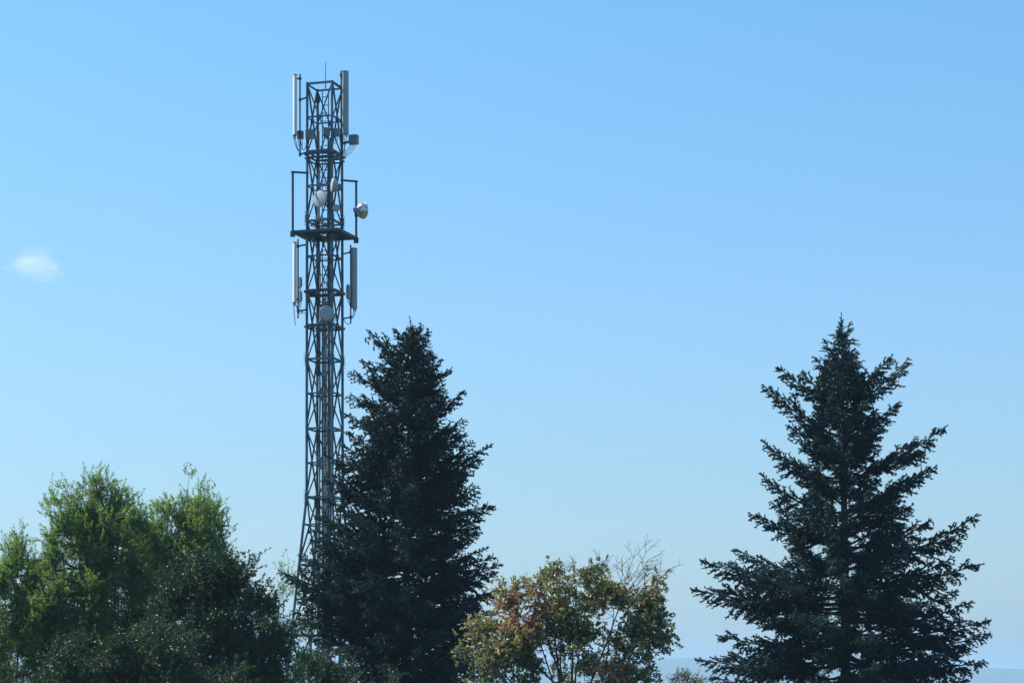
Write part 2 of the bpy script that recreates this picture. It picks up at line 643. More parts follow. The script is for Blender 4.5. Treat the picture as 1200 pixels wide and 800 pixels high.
pz = tz(275.5)
for f in range(4):
    c0, c1 = ORDER[f], ORDER[(f + 1) % 4]
    Soup().bar(pc(c0, pz), pc(c1, pz), 0.08, 0.09).build('edge_beam', M['dark_steel'], plat, TC)
    p, q = (pc(c0, pz - 0.03, PK * 0.6) + 0), (pc(c1, pz - 0.03, PK * 0.6) + 0)
    Soup().bar(p, q, 0.06, 0.07).build('inner_beam', M['dark_steel'], plat, TC)
# grating slats, leaving a hatch in the middle open
ex = unit(pc('N', 0) - pc('L', 0))
ey = unit(pc('F', 0) - pc('L', 0))
side = np.linalg.norm(pc('N', 0) - pc('L', 0))
sl = Soup()
n = 40
for i in range(1, n):
    u = side * i / n
    a = pc('L', pz + 0.03) + ex * u
    segs = [(0.04, side - 0.04)]
    if 0.42 * side < u < 0.62 * side:
        segs = [(0.04, side * 0.36), (side * 0.66, side - 0.04)]
    for v0, v1 in segs:
        sl.box(a + ey * (v0 + v1) / 2, 0.006, (v1 - v0) / 2, 0.022, ex)
gr = sl.build('grating', M['dark_steel'], plat, TC)
gr['kind'] = 'stuff'
for c, top in (('L', 206), ('R', 208.5)):
    k = PK * (0.985)
    b, t = pc(c, pz - 0.1, k), pc(c, tz(top), k)
    Soup().tube([b, t], 0.045, 10).build('post', M['dark_steel'], plat, TC)
    lg = leg(c, top - (1 if c == 'L' else -0.5))
    Soup().box((t + lg) / 2, np.linalg.norm(t - lg) / 2 + 0.06, 0.03, 0.035, lg - t).build('post_arm', M['dark_steel'], plat, TC)
    Soup().box(b + (0, 0, 0.02), 0.09, 0.09, 0.10, bev=0.02).build('post_foot', M['dark_steel'], plat, TC)


# ------------------------------------------------------------------ antennas
def bez(p, q, sag, n=8, side=(0, 0, 0)):
    out = []
    for t in np.linspace(0, 1, n):
        c = p * (1 - t) + q * t + np.asarray(side, float) * (4 * t * (1 - t))
        c = c + np.array((0, 0, -sag * 4 * t * (1 - t)))
        out.append(c)
    return out


def panel_antenna(label, px, y0, y1, face, wid, dep, m, pipe, legc, arms, cables, d=0.0):
    """px: panel centre; pipe (px, y0, y1); arms: rows of the arms to the tower leg"""
    c = tp(px, (y0 + y1) / 2, d)
    base = tp(pipe[0], pipe[2], d)
    t = thing('panel_antenna', label, 'antenna', base, 'sector antennas on the mast')
    f = unit((face[0], face[1], 0))
    w = np.cross((0, 0, 1.0), f)
    hz = (y1 - y0) / 2 * TS
    pr = []
    for k in range(9):                                   # rounded front
        a = -math.pi / 2 + math.pi * k / 8
        pr.append((dep * (0.1 + 0.4 * math.cos(a)), wid / 2 * math.sin(a) if k not in (0, 8) else wid / 2 * math.sin(a)))
    pr = [(-dep / 2, -wid / 2 * 0.92)] + pr + [(-dep / 2, wid / 2 * 0.92)]
    Soup().prism(pr, c, f, w, np.array((0, 0, 1.0)), hz).build('radome', m, t, base)
    pr2 = [(u * 1.06, v * 1.06) for u, v in pr]
    for sgn in (-1, 1):
        Soup().prism(pr2, c + (0, 0, sgn * (hz + 0.012)), f, w, np.array((0, 0, 1.0)), 0.02).build('end_cap', M['unit'], t, base)
    p0, p1 = tp(pipe[0], pipe[1], d), tp(pipe[0], pipe[2], d)
    Soup().tube([p0, p1], 0.03, 8).build('mount_pipe', M['dark_steel'], t, base)
    for zz in (hz * 0.90, -hz * 0.90):
        pa = c + (0, 0, zz)
        pb = np.array((p0[0], p0[1], pa[2]))
        s = Soup().box((pa + pb) / 2, np.linalg.norm(pa - pb) / 2, 0.022, 0.028, pb - pa)
        s.box(pb, 0.05, 0.05, 0.035, pb - pa)
        s.tube([pb + (-0.09, -0.03, 0), pb + (0.09, -0.03, 0)], 0.010, 5)
        s.build('bracket', M['dark_steel'], t, base)
    for py in arms:
        q = leg(legc, py)
        p = tp(pipe[0], py, d)
        Soup().bar(p, q, 0.06, 0.055).build('arm', M['dark_steel'], t, base)
        Soup().box(p, 0.045, 0.045, 0.05).build('arm_clamp', M['dark_steel'], t, base)
    for k in range(3):                                   # connectors under the panel
        q = c + w * (wid * 0.28 * (k - 1)) - (0, 0, hz + 0.06)
        Soup().tube([q + (0, 0, 0.05), q - (0, 0, 0.07)], 0.018, 6).build('connector', M['dark_steel'], t, base)
    for (ax, ay, bx, by, sag) in cables:
        a, b = tp(ax, ay, d), tp(bx, by, d)
        Soup().tube(bez(a, b, sag, 9, (0, -0.06, 0)), 0.014, 5).build('cable', M['cable'], t, base)
    return t


dl, dr = -10.25 * TS, 10.25 * TS
panel_antenna('tall white panel antenna at the upper left corner of the mast', 345.3, 89, 158, (-1, -0.30), 0.26, 0.13, M['radome'],
              (351.6, 87, 183.5), 'L', (117, 181), ((344, 161, 350.5, 178, 0.10), (346, 161, 351, 176, 0.16), (352, 164, 359, 170, 0.30)), dl)
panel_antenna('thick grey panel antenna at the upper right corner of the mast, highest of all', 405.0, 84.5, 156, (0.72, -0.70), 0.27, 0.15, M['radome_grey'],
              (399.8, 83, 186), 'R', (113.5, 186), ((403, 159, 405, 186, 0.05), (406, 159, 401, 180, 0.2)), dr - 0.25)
panel_antenna('pale panel antenna on the left side below the platform with a loose cable hanging', 345.0, 285, 354, (-1, -0.34), 0.26, 0.13, M['radome'],
              (349.3, 280, 373), 'L', (288.5, 364.5), ((344, 357, 346, 381, -0.06), (346, 357, 360, 367, 0.12), (347, 357, 355, 364, 0.22)), dl)
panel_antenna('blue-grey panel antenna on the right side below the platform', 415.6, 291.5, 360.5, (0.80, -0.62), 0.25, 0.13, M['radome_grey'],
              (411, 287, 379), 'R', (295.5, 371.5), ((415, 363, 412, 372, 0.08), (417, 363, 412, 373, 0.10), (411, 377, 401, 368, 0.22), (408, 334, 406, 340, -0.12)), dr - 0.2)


def radio_unit(label, px, py, w, h, dep, d, ang, stem, m=None):
    """finned box with a sun shield, on a short clamp"""
    w, h = w * 0.88, h * 0.9
    c = tp(px, py, d)
    base = c - (0, 0, h * TS / 2)
    t = thing('radio_unit', label, 'radio unit', base, 'remote radio units on the mast')
    ax = np.array((math.cos(ang), math.sin(ang), 0))
    ay = np.cross((0, 0, 1.0), ax)
    m = m or M['unit']
    Soup().box(c, w * TS / 2, dep / 2, h * TS / 2, ax, bev=0.02).build('housing', m, t, base)
    for k in range(5):
        q = c - ay * (dep / 2 + 0.014) + ax * (w * TS * (k - 2) * 0.19)
        Soup().box(q, 0.008, 0.015, h * TS * 0.42, ax).build('fin', m, t, base)
    Soup().box(c + (0, 0, h * TS / 2 + 0.012) + ay * 0.02, w * TS * 0.40, dep * 0.4, 0.014, ax).build('lid', m, t, base)
    q = np.asarray(stem, float)
    b = c + ay * (dep / 2)
    Soup().box((b + q) / 2, np.linalg.norm(b - q) / 2, 0.03, 0.04, q - b).build('bracket', M['dark_steel'], t, base)
    for k in (-1, 0, 1):
        a = c + ax * (w * TS * 0.25 * k) - (0, 0, h * TS / 2)
        e = q + (0, 0, -0.45 - 0.08 * k)
        Soup().tube(bez(a, e, 0.10, 8, (0.04 * k, -0.03, 0)), 0.012, 5).build('cable', M['cable'], t, base)
    return t


radio_unit('small pale radio unit behind the pipe of the upper left antenna', 352.0, 158.5, 8.5, 9.5, 0.16, dl + 0.12, 0.2, tp(351.6, 160, dl))
radio_unit('grey radio unit bolted in front of the left leg of the mast', 362.8, 157.5, 11, 11, 0.2, dl - 0.30, -0.1, leg('L', 158))
radio_unit('pale grey radio unit in the middle of the mast front', 382.0, 155.0, 10, 10, 0.18, -0.62, 0.30, leg('N', 155))
radio_unit('grey radio unit on the right of the mast beside the near leg', 394.2, 155.5, 8, 9.5, 0.16, -0.55, -0.25, leg('N', 157))
radio_unit('large radio unit sticking out beyond the upper right antenna', 414.5, 164.0, 12.5, 11.5, 0.22, dr - 0.30, -0.25, tp(402, 168, dr - 0.2))
radio_unit('slim upper radio unit on the pipe of the lower left antenna', 351.7, 331, 3.4, 12, 0.14, dl - 0.14, 0.5, tp(349.3, 331, dl))
radio_unit('slim lower radio unit on the pipe of the lower left antenna', 351.8, 347.5, 3.4, 12, 0.14, dl - 0.14, 0.5, tp(349.3, 347, dl))
radio_unit('narrow radio unit on the pipe of the lower right antenna', 408.6, 342.5, 4.5, 17, 0.16, dr - 0.36, -0.4, tp(411, 342, dr - 0.2), M['radome_grey'])


def dish(label, px, py, d, face, D, m, deep, stem, back=None, bulge=0.5):
    """microwave dish: shroud, bulged front cover, rear dome, feed housing, clamp"""
    c = tp(px, py, d)
    t = thing('microwave_dish', label, 'dish', c, 'microwave dishes on the mast')
    f = unit(face)
    r = D / 2
    s = Soup().lathe([(0.0, r * 0.12), (r * 0.5, r * 0.09), (r * 0.85, r * 0.03), (r * 0.97, 0.0)], c, f, 28)
    s.build('front_cover', m, t, c, True)
    s = Soup().lathe([(r * 0.97, 0.004), (r, 0.0), (r, -deep), (r * 0.98, -deep)], c, f, 28)
    s.build('shroud', back or m, t, c, True)
    s = Soup().lathe([(r * 0.98, -deep), (r * 0.94, -deep - r * bulge * 0.25), (r * 0.77, -deep - r * bulge * 0.62), (r * 0.5, -deep - r * bulge * 0.88), (r * 0.2, -deep - r * bulge * 0.985), (0, -deep - r * bulge)], c, f, 28)
    s.build('reflector_back', back or m, t, c, True)
    e = c - f * (deep + r * bulge)
    s = Soup().box(e - f * 0.07, 0.07, 0.07, 0.07, f, (0, 0, 1), bev=0.01)
    s.build('feed_housing', M['unit'], t, c)
    q = np.asarray(stem, float)
    b = e - f * 0.07
    s = Soup().box((b + q) / 2, np.linalg.norm(b - q) / 2, 0.025, 0.03, q - b, (0.01, 0.01, 1))
    s.box(q, 0.06, 0.06, 0.09)
    s.build('clamp', M['dark_steel'], t, c)
    return t


t = dish('round pale dish above the platform facing left, with a white strut below', 374.3, 233, -0.72, (-0.50, -0.86, 0.02), 19.0 * TS, M['dish_white'], 0.05, tp(375, 236, -0.25))
b = np.array(t.location)
Soup().tube([tp(372.7, 241, -0.66), tp(372.7, 257, -0.60)], 0.017, 6).build('strut', M['dish_white'], t, b)
dish('small white dish seen nearly edge-on, uppermost on the near leg', 388.6, 217, -0.85, (-0.93, -0.24, 0.05), 15.5 * TS, M['dish_white'], 0.12, leg('N', 219), M['dish_grey'])
dish('small grey dish low on the near leg, just above the platform', 394.2, 243.5, -0.80, (0.35, -0.9, 0.0), 8.5 * TS, M['dish_grey'], 0.08, leg('N', 244))
dish('shiny drum dish sticking out on the right post of the platform', 426.3, 247, dr + 0.25, (0.80, 0.60, 0.05), 19.5 * TS, M['dish_white'], 0.04, pc('R', tz(247), PK * 0.985), M['dish_metal'], 0.85)
dish('flat blue-grey round dish facing the viewer, lowest on the mast', 383.2, 367, -0.80, (0.12, -0.99, 0.0), 17.5 * TS, M['dish_grey'], 0.09, leg('N', 368))


# ------------------------------------------------------------------ spruces
def bough_mesh(L, rng, style, name, mats):
    """one spruce bough along +x, z up, its tip at (L, 0, 0)"""
    s = Soup()
    npt = 13
    t = np.linspace(0, 1, npt)
    sag = rng.uniform(0.03, 0.09) * (1.3 if L > 2 else 0.7)
    ph = rng.uniform(0, 6.28)
    A = np.stack([L * t, 0.02 * L * np.sin(5 * t + ph) * np.sin(math.pi * t), -sag * L * np.sin(math.pi * t ** 0.8) + 0.01 * L * np.sin(7 * t + ph) * t * (1 - t)], 1)
    r0 = 0.008 + 0.011 * L
    many_tubes(s, A[:-1], A[1:], r0 * (1 - t[:-1]) ** 0.8 + 0.003, r0 * (1 - t[1:]) ** 0.8 + 0.003, 0, 5)
    seg_p, seg_q = [], []
    wood_p, wood_q, wood_r = [], [], []
    hang_p, hang_q = [], []
    bare = 0.22 if style == 'open' else 0.10
    # main axis needles
    for i in range(npt - 1):
        if t[i] > 0.45:
            seg_p.append(A[i]); seg_q.append(A[i + 1])
    x = bare * L + 0.03
    sgn = 1
    step = 0.040 if style == 'dense' else 0.033
    ter_p, ter_q = [], []
    while x < L * 0.985:
        tt = x / L
        i = min(int(tt * (npt - 1)), npt - 2)
        fr = tt * (npt - 1) - i
        p = A[i] * (1 - fr) + A[i + 1] * fr
        ax = unit(A[i + 1] - A[i])
        env = min(1.0, (tt - bare + 0.10) / 0.35)
        l2 = (0.40 * (L - x) ** 0.85 * env + 0.10) * rng.uniform(0.55, 1.2)
        l2 = min(l2, 1.05, 0.62 * (L - x) + 0.06)
        ang = math.radians(rng.uniform(40, 64))
        roll = rng.normal() * 0.6 - 0.15
        if rng.random() < 0.46:                          # shoots standing on or hanging under the bough
            roll = (-1 if rng.random() < 0.66 else 1) * rng.uniform(0.7, 1.45)
            l2 *= 0.55 if roll > 0 else (0.8 if style == 'dense' else 0.95)
        lat = np.array((0, sgn * math.cos(roll), math.sin(roll)))
        d = unit(ax * math.cos(ang) + lat * math.sin(ang))
        k = max(3, int(l2 / 0.12) + 1)
        q = [p]
        dd = d.copy()
        for j in range(k):
            dd = unit(dd + np.array((0.08, 0, -0.07 if style == 'open' else -0.04)) + rng.normal(size=3) * 0.07)
            q.append(q[-1] + dd * l2 / k)
        for j in range(k):
            wood_p.append(q[j]); wood_q.append(q[j + 1]); wood_r.append(0.0045)
            if j / k > 0.15 or l2 < 0.25:
                seg_p.append(q[j]); seg_q.append(q[j + 1])
        y = 0.05 + 0.12 * l2
        s3 = 1
        while y < l2 * 0.97:
            j = min(int(y / l2 * k), k - 1)
            fr = y / l2 * k - j
            pp = q[j] * (1 - fr) + q[j + 1] * fr
            ax2 = unit(q[j + 1] - q[j])
            nrm = unit(np.cross(ax2, (0, 0, 1)))
            upv = np.cross(nrm, ax2)
            rl = rng.normal() * 0.6
            a3 = math.radians(rng.uniform(35, 60))
            d3 = unit(ax2 * math.cos(a3) + (nrm * s3 * math.cos(rl) + upv * (math.sin(rl) + 0.05)) * math.sin(a3))
            l3 = min((0.06 + 0.26 * (l2 - y)) * rng.uniform(0.7, 1.3), 0.27)
            ter_p.append(pp); ter_q.append(pp + d3 * l3)
            y += rng.uniform(0.05, 0.085)
            s3 = -s3
        sgn = -sgn
        x += step * rng.uniform(0.6, 1.4)
    if ter_p:
        tp_, tq_ = np.array(ter_p), np.array(ter_q)
        D3 = tq_ - tp_
        L3 = np.linalg.norm(D3, axis=1)
        cnt = np.floor(L3 / 0.040).astype(int)
        ii = np.repeat(np.arange(len(tp_)), cnt)
        if len(ii):
            U3 = D3[ii] / L3[ii, None]
            a_, b_ = perp_frames(U3)
            w_ = rng.choice((0, math.pi), len(ii)) + rng.normal(size=len(ii)) * 0.6
            o_ = a_ * np.cos(w_)[:, None] + b_ * np.sin(w_)[:, None]
            d4 = U3 * 0.75 + o_ * 0.75
            u4 = rng.random((len(ii), 1)) * 0.85 + 0.05
            p4 = tp_[ii] + D3[ii] * u4
            l4 = (0.035 + 0.35 * L3[ii, None] * (1 - u4)) * rng.uniform(0.7, 1.3, (len(ii), 1))
            q4 = p4 + d4 * np.minimum(l4, 0.12)
            seg_p += list(p4); seg_q += list(q4)
        seg_p += ter_p; seg_q += ter_q
    # thin bare twigs hanging below the inner part
    nh = int(L * (16 if style == 'open' else 6))
    for _ in range(nh):
        tt = rng.uniform(0.05, 0.7)
        i = min(int(tt * (npt - 1)), npt - 2)
        p = A[i] + (A[i + 1] - A[i]) * rng.random() + np.array((0, rng.normal() * 0.05, 0))
        l = rng.uniform(0.10, 0.34) * min(1, L / 2)
        m1 = p + np.array((rng.normal() * 0.05, rng.normal() * 0.07, -l * 0.5))
        hang_p += [p, m1]; hang_q += [m1, m1 + np.array((rng.normal() * 0.04, rng.normal() * 0.04, -l * 0.5))]
    many_tubes(s, np.array(wood_p), np.array(wood_q), 0.0045, 0.0035, 0, 3)
    if hang_p:
        many_tubes(s, np.array(hang_p), np.array(hang_q), 0.0035, 0.0025, 0, 3)
    seg_p, seg_q = np.array(seg_p), np.array(seg_q)
    many_tubes(s, seg_p, seg_q, 0.017, 0.010, 1, 3)
    many_needles(s, seg_p, seg_q, 85, 0.038, 0.014, rng, 1)
    TRIS.append(sum(len(f) for f in s.f))
    return s.mesh(name, mats)


TRIS = []
CLASSES = [0.35, 0.6, 0.95, 1.4, 1.95, 2.6, 3.3, 4.1]
BANK = {}


def bank(style, mats, seed):
    rng = np.random.default_rng(seed)
    BANK[style] = [[bough_mesh(L, rng, style, 'bough', mats) for _ in range(3)] for L in CLASSES]


bank('dense', [M['spruce_bark'], M['needles_dark']], 11)
bank('open', [M['spruce_bark'], M['needles_blue']], 12)
print('bough faces', sum(TRIS), TRIS[-6:])


def place_bough(crown, style, base, p, q, rng):
    """bough from p to q (world); the crown object sits at base"""
    d = Vector(q - p)
    L = d.length
    i = int(np.argmin([abs(math.log(L / c)) for c in CLASSES]))
    me = BANK[style][i][rng.integers(3)]
    o = link('bough', me, crown)
    xx = d.normalized()
    up = Vector((rng.normal() * 0.12, rng.normal() * 0.12, 1))
    yy = up.cross(xx).normalized()
    if rng.random() < 0.5:
        mir = -1
    else:
        mir = 1
    zz = xx.cross(yy)
    k = L / CLASSES[i]
    m = Matrix(((xx.x * k, yy.x * k * mir, zz.x * k, p[0] - base[0]), (xx.y * k, yy.y * k * mir, zz.y * k, p[1] - base[1]), (xx.z * k, yy.z * k * mir, zz.z * k, p[2] - base[2]), (0, 0, 0, 1)))
    o.matrix_local = m
    return o


def spruce(label, Y, axis_px, prof, specials, style, needles, seed, whorl, per, elev, trunk_r, inner=0.0, cap=0.86, lateral=0.0):
    """axis_px: [(py, px)...] of the stem; prof: [(py, radius px)...] of the crown; specials: (tip px, tip py, attach py, depth slant)"""
    rng = np.random.default_rng(seed)
    sc = Y / F
    gpy = 800 + CAMZ / sc
    ay = [a[0] for a in axis_px] + [gpy]
    axx = [a[1] for a in axis_px] + [axis_px[-1][1]]
    base = np.array([(axis_px[-1][1] - 600) * sc, Y, 0.0])

    def stem(py):
        return np.array([(np.interp(py, ay, axx) - 600) * sc, Y, CAMZ + (800 - py) * sc])

    t = thing('spruce_tree', label, 'spruce tree', base)
    top = axis_px[0][0]
    H = stem(top)[2]
    pys = np.linspace(top, gpy + 4, 26)
    rr = [0.006 + trunk_r * ((py - top) / (gpy - top)) ** 0.85 for py in pys]
    Soup().tube([stem(py) for py in pys[::-1]], rr[::-1], 12).build('trunk', M['spruce_bark'], t, base, True)
    # crown object: the leader, its top shoots and sprays close to the stem
    s = Soup()
    P, Q = [], []
    pyl = np.linspace(top - 1, top + 40, 8)
    for a, b in zip(pyl[:-1], pyl[1:]):
        P.append(stem(a)); Q.append(stem(b))
    for _ in range(24):
        py = top + 6 + rng.random() * 34
        p = stem(py)
        az = rng.random() * 6.28
        l = (0.03 + (py - top) * 0.007) * rng.uniform(0.7, 1.2)
        d = unit((math.cos(az), math.sin(az), rng.uniform(0.5, 1.3)))
        P.append(p); Q.append(p + d * l)
    # sprays near the stem all the way down
    for _ in range(int(900 * inner)):
        py = top + 25 + rng.random() * (gpy - top - 60)
        R = np.interp(py, [a[0] for a in prof], [a[1] for a in prof]) * sc
        az = rng.random() * 6.28
        rad = R * rng.uniform(0.05, 0.45)
        p = stem(py) + np.array((math.cos(az) * rad, math.sin(az) * rad, 0))
        for _k in range(5):
            d = unit((math.cos(az) + rng.normal() * 0.7, math.sin(az) + rng.normal() * 0.7, rng.normal() * 0.4 + 0.1))
            e = p + d * rng.uniform(0.12, 0.30)
            P.append(p); Q.append(e)
            p = p + d * 0.1
    P, Q = np.array(P), np.array(Q)
    many_tubes(s, P, Q, 0.004, 0.003, 0, 3)
    many_tubes(s, P, Q, 0.016, 0.010, 1, 3)
    many_needles(s, P, Q, 120, 0.038, 0.013, rng, 1)
    crown = s.build('crown', [M['spruce_bark'], needles], t, base)
    nb = 0
    for (tx, ty, apy, slant) in specials:
        p = stem(apy)
        q = at(tx, ty, Y)
        q = q + np.array((0, slant, 0)) * 1.0
        place_bough(crown, style, base, p, q, rng)
        nb += 1
    py = top + 20
    while py < gpy - 30 and nb < 296:
        R = np.interp(py, [a[0] for a in prof], [a[1] for a in prof]) * sc
        n = per + (rng.random() < 0.5)
        a0 = rng.random() * 6.28
        for k in range(n):
            if nb >= 296:
                break
            az = a0 + 6.283 * k / n + rng.normal() * 0.25
            el = math.radians(np.interp(py, elev[0], elev[1]) + rng.normal() * 6)
            l = R * rng.uniform(cap - 0.30, cap) * (1.0 - np.interp(py, [560, 740], [lateral * 2.1, lateral * 0.5]) * max(0.0, abs(math.cos(az)) - 0.5))
            # attach lower than the row so that the tip comes out at the row
            drop = math.tan(el) * l * 0.8 / sc
            p = stem(min(py + drop * 0.8 + rng.normal() * 4, gpy - 8))
            q = p + np.array((math.cos(az) * l, math.sin(az) * l, math.tan(el) * l))
            place_bough(crown, style, base, p, q, rng)
            nb += 1
        py += whorl(py)
    return t, crown, base, stem


# --- the dense dark spruce before the mast
tA, cA, bA, stemA = spruce(
    'dense dark spruce with cones at its top, standing before the mast', 62.0,
    [(371, 480), (400, 483), (430, 482), (520, 479), (700, 476), (800, 475)],
    [(371, 2), (400, 13), (420, 28), (445, 46), (480, 64), (520, 80), (590, 98), (640, 108), (700, 118), (800, 122), (900, 120)],
    [(432, 386, 425, 0.2), (424, 423, 442, -0.2), (440, 398, 425, -0.1), (503, 386, 406, -0.1), (463, 384, 406, 0.1), (494, 378, 396, 0.1), (408, 436, 462, 0), (404, 463, 486, 0.3), (403, 486, 512, -0.3), (505, 411, 430, 0), (528, 432, 462, 0.1), (516, 440, 470, -0.6),
     (546, 457, 500, 0), (398, 520, 545, 0.3), (380, 534, 560, -0.3), (536, 505, 540, 0.3), (577, 520, 570, 0), (548, 560, 590, -0.4), (561, 568, 600, 0.4), (579, 592, 630, 0),
     (392, 570, 600, 0.3), (371, 604, 625, -0.2), (572, 640, 665, 0.5), (562, 618, 640, -0.5), (588, 660, 690, 0), (590, 690, 712, 0.5), (348, 648, 680, 0.6), (327, 668, 690, -0.1), (338, 678, 706, -0.8),
     (387, 556, 580, 0.1), (382, 585, 610, -0.5), (378, 608, 636, 0.5), (366, 632, 660, -0.4), (358, 655, 680, 0.3), (350, 682, 705, -0.4), (346, 702, 720, 0.2), (350, 726, 740, -0.8), (374, 640, 668, -1.0), (370, 668, 694, 0.9), (352, 665, 690, -0.9), (362, 640, 660, 0.8), (345, 692, 712, 0.7), (368, 622, 650, -0.7), (376, 560, 590, 0.5), (584, 672, 700, -0.7), (568, 660, 690, 0.9), (340, 715, 730, 0.4), (572, 715, 730, 0), (360, 715, 735, -0.5), (352, 740, 752, 0.4), (580, 745, 755, -0.4)],
    'dense', M['needles_dark'], 21,
    lambda py: np.interp(py, [377, 450, 600, 800], [7, 10.5, 14, 17]), 6,
    ([377, 420, 500, 600, 700, 800], [52, 38, 26, 16, 8, 2]), 0.17, 1.0, 1.0)

# cones hanging among the top boughs
cs = Soup().lathe([(0.002, 0.0), (0.016, -0.012), (0.024, -0.045), (0.023, -0.085), (0.014, -0.12), (0.003, -0.135)], (0, 0, 0), (0, 0, 1), 9)
cme = cs.mesh('cone', M['cone'], smooth=False)
rng = np.random.default_rng(5)
spots = [(431, 402), (428, 398), (438, 408), (498, 411), (501, 414), (496, 409), (483, 400), (487, 397), (480, 404), (490, 404), (428, 428), (425, 426), (431, 429), (473, 402), (477, 409),
         (486, 413), (484, 390), (475, 395), (492, 396), (415, 440), (448, 412), (466, 420), (494, 425), (470, 410), (489, 430), (479, 420)]
for px, py in spots:
    o = link('cone', cme, cA)
    p = at(px, py - 3, 62.0 + rng.uniform(-0.5, 0.1)) - bA
    o.location = tuple(p)
    o.rotation_euler = (rng.normal() * 0.15, rng.normal() * 0.15, rng.random() * 6)
    k = rng.uniform(0.95, 1.25)
    o.scale = (k, k, k)

# --- the open spruce on the right
tB, cB, bB, stemB = spruce(
    'open-branched bluish spruce with its dark trunk showing, standing alone at the right', 58.0,
    [(367, 986), (430, 987), (520, 988), (650, 990), (800, 991)],
    [(367, 2), (390, 7), (410, 18), (430, 36), (455, 60), (520, 84), (570, 95), (610, 118), (660, 146), (700, 156), (760, 160), (900, 150)],
    [(997, 378, 398, 0), (966, 398, 425, 0.1), (953, 421, 448, -0.2), (912, 428, 482, 0.2), (893, 450, 512, 0), (936, 440, 478, -0.7), (1048, 414, 468, 0.3), (1064, 421, 486, -0.1), (1056, 470, 515, 0.2), (1022, 440, 470, -0.5),
     (892, 514, 560, 0.2), (920, 500, 545, -0.6), (889, 554, 600, 0), (932, 545, 580, 0.6), (1108, 500, 566, 0), (1082, 508, 560, 0.7), (1096, 546, 598, -0.3), (1075, 556, 600, -0.8),
     (877, 600, 640, 0.1), (898, 590, 632, -0.8), (1147, 602, 650, 0), (1100, 606, 640, 0.9), (1060, 595, 640, -1.2), (862, 640, 668, 0.7), (820, 656, 690, 0.1), (852, 664, 696, -1.0), (808, 690, 706, -0.2), (845, 690, 712, 1.0),
     (1150, 660, 690, 0.1), (1110, 655, 684, -1.0), (1100, 676, 700, 1.0), (1136, 705, 720, -0.5), (1128, 690, 715, 0.6), (870, 722, 735, -0.6), (1163, 742, 748, 0), (1155, 728, 742, -0.7), (1160, 775, 776, 0.3), (1140, 760, 765, 0.9),
     (815, 772, 778, 0.2), (838, 745, 760, -0.8), (850, 768, 772, 0.8), (830, 792, 795, -0.3), (1130, 795, 795, -0.6)],
    'open', M['needles_blue'], 33,
    lambda py: np.interp(py, [367, 450, 600, 800], [6, 12, 20, 19]), 7,
    ([367, 420, 500, 600, 700, 800], [58, 45, 34, 24, 10, 0]), 0.165, 0.12, 0.86, 0.30)


# ------------------------------------------------------------------ broadleaved trees
def blob_point(b, rng, k, lo=0.35):
    """k points in an ellipsoid, more of them near its skin"""
    v = rng.normal(size=(k, 3))
    v /= np.linalg.norm(v, axis=1, keepdims=True)
    r = (lo ** 3 + (1 - lo ** 3) * rng.random((k, 1))) ** (1 / 3)
    return np.array(b[:3]) + v * r * np.array(b[3:6]), v


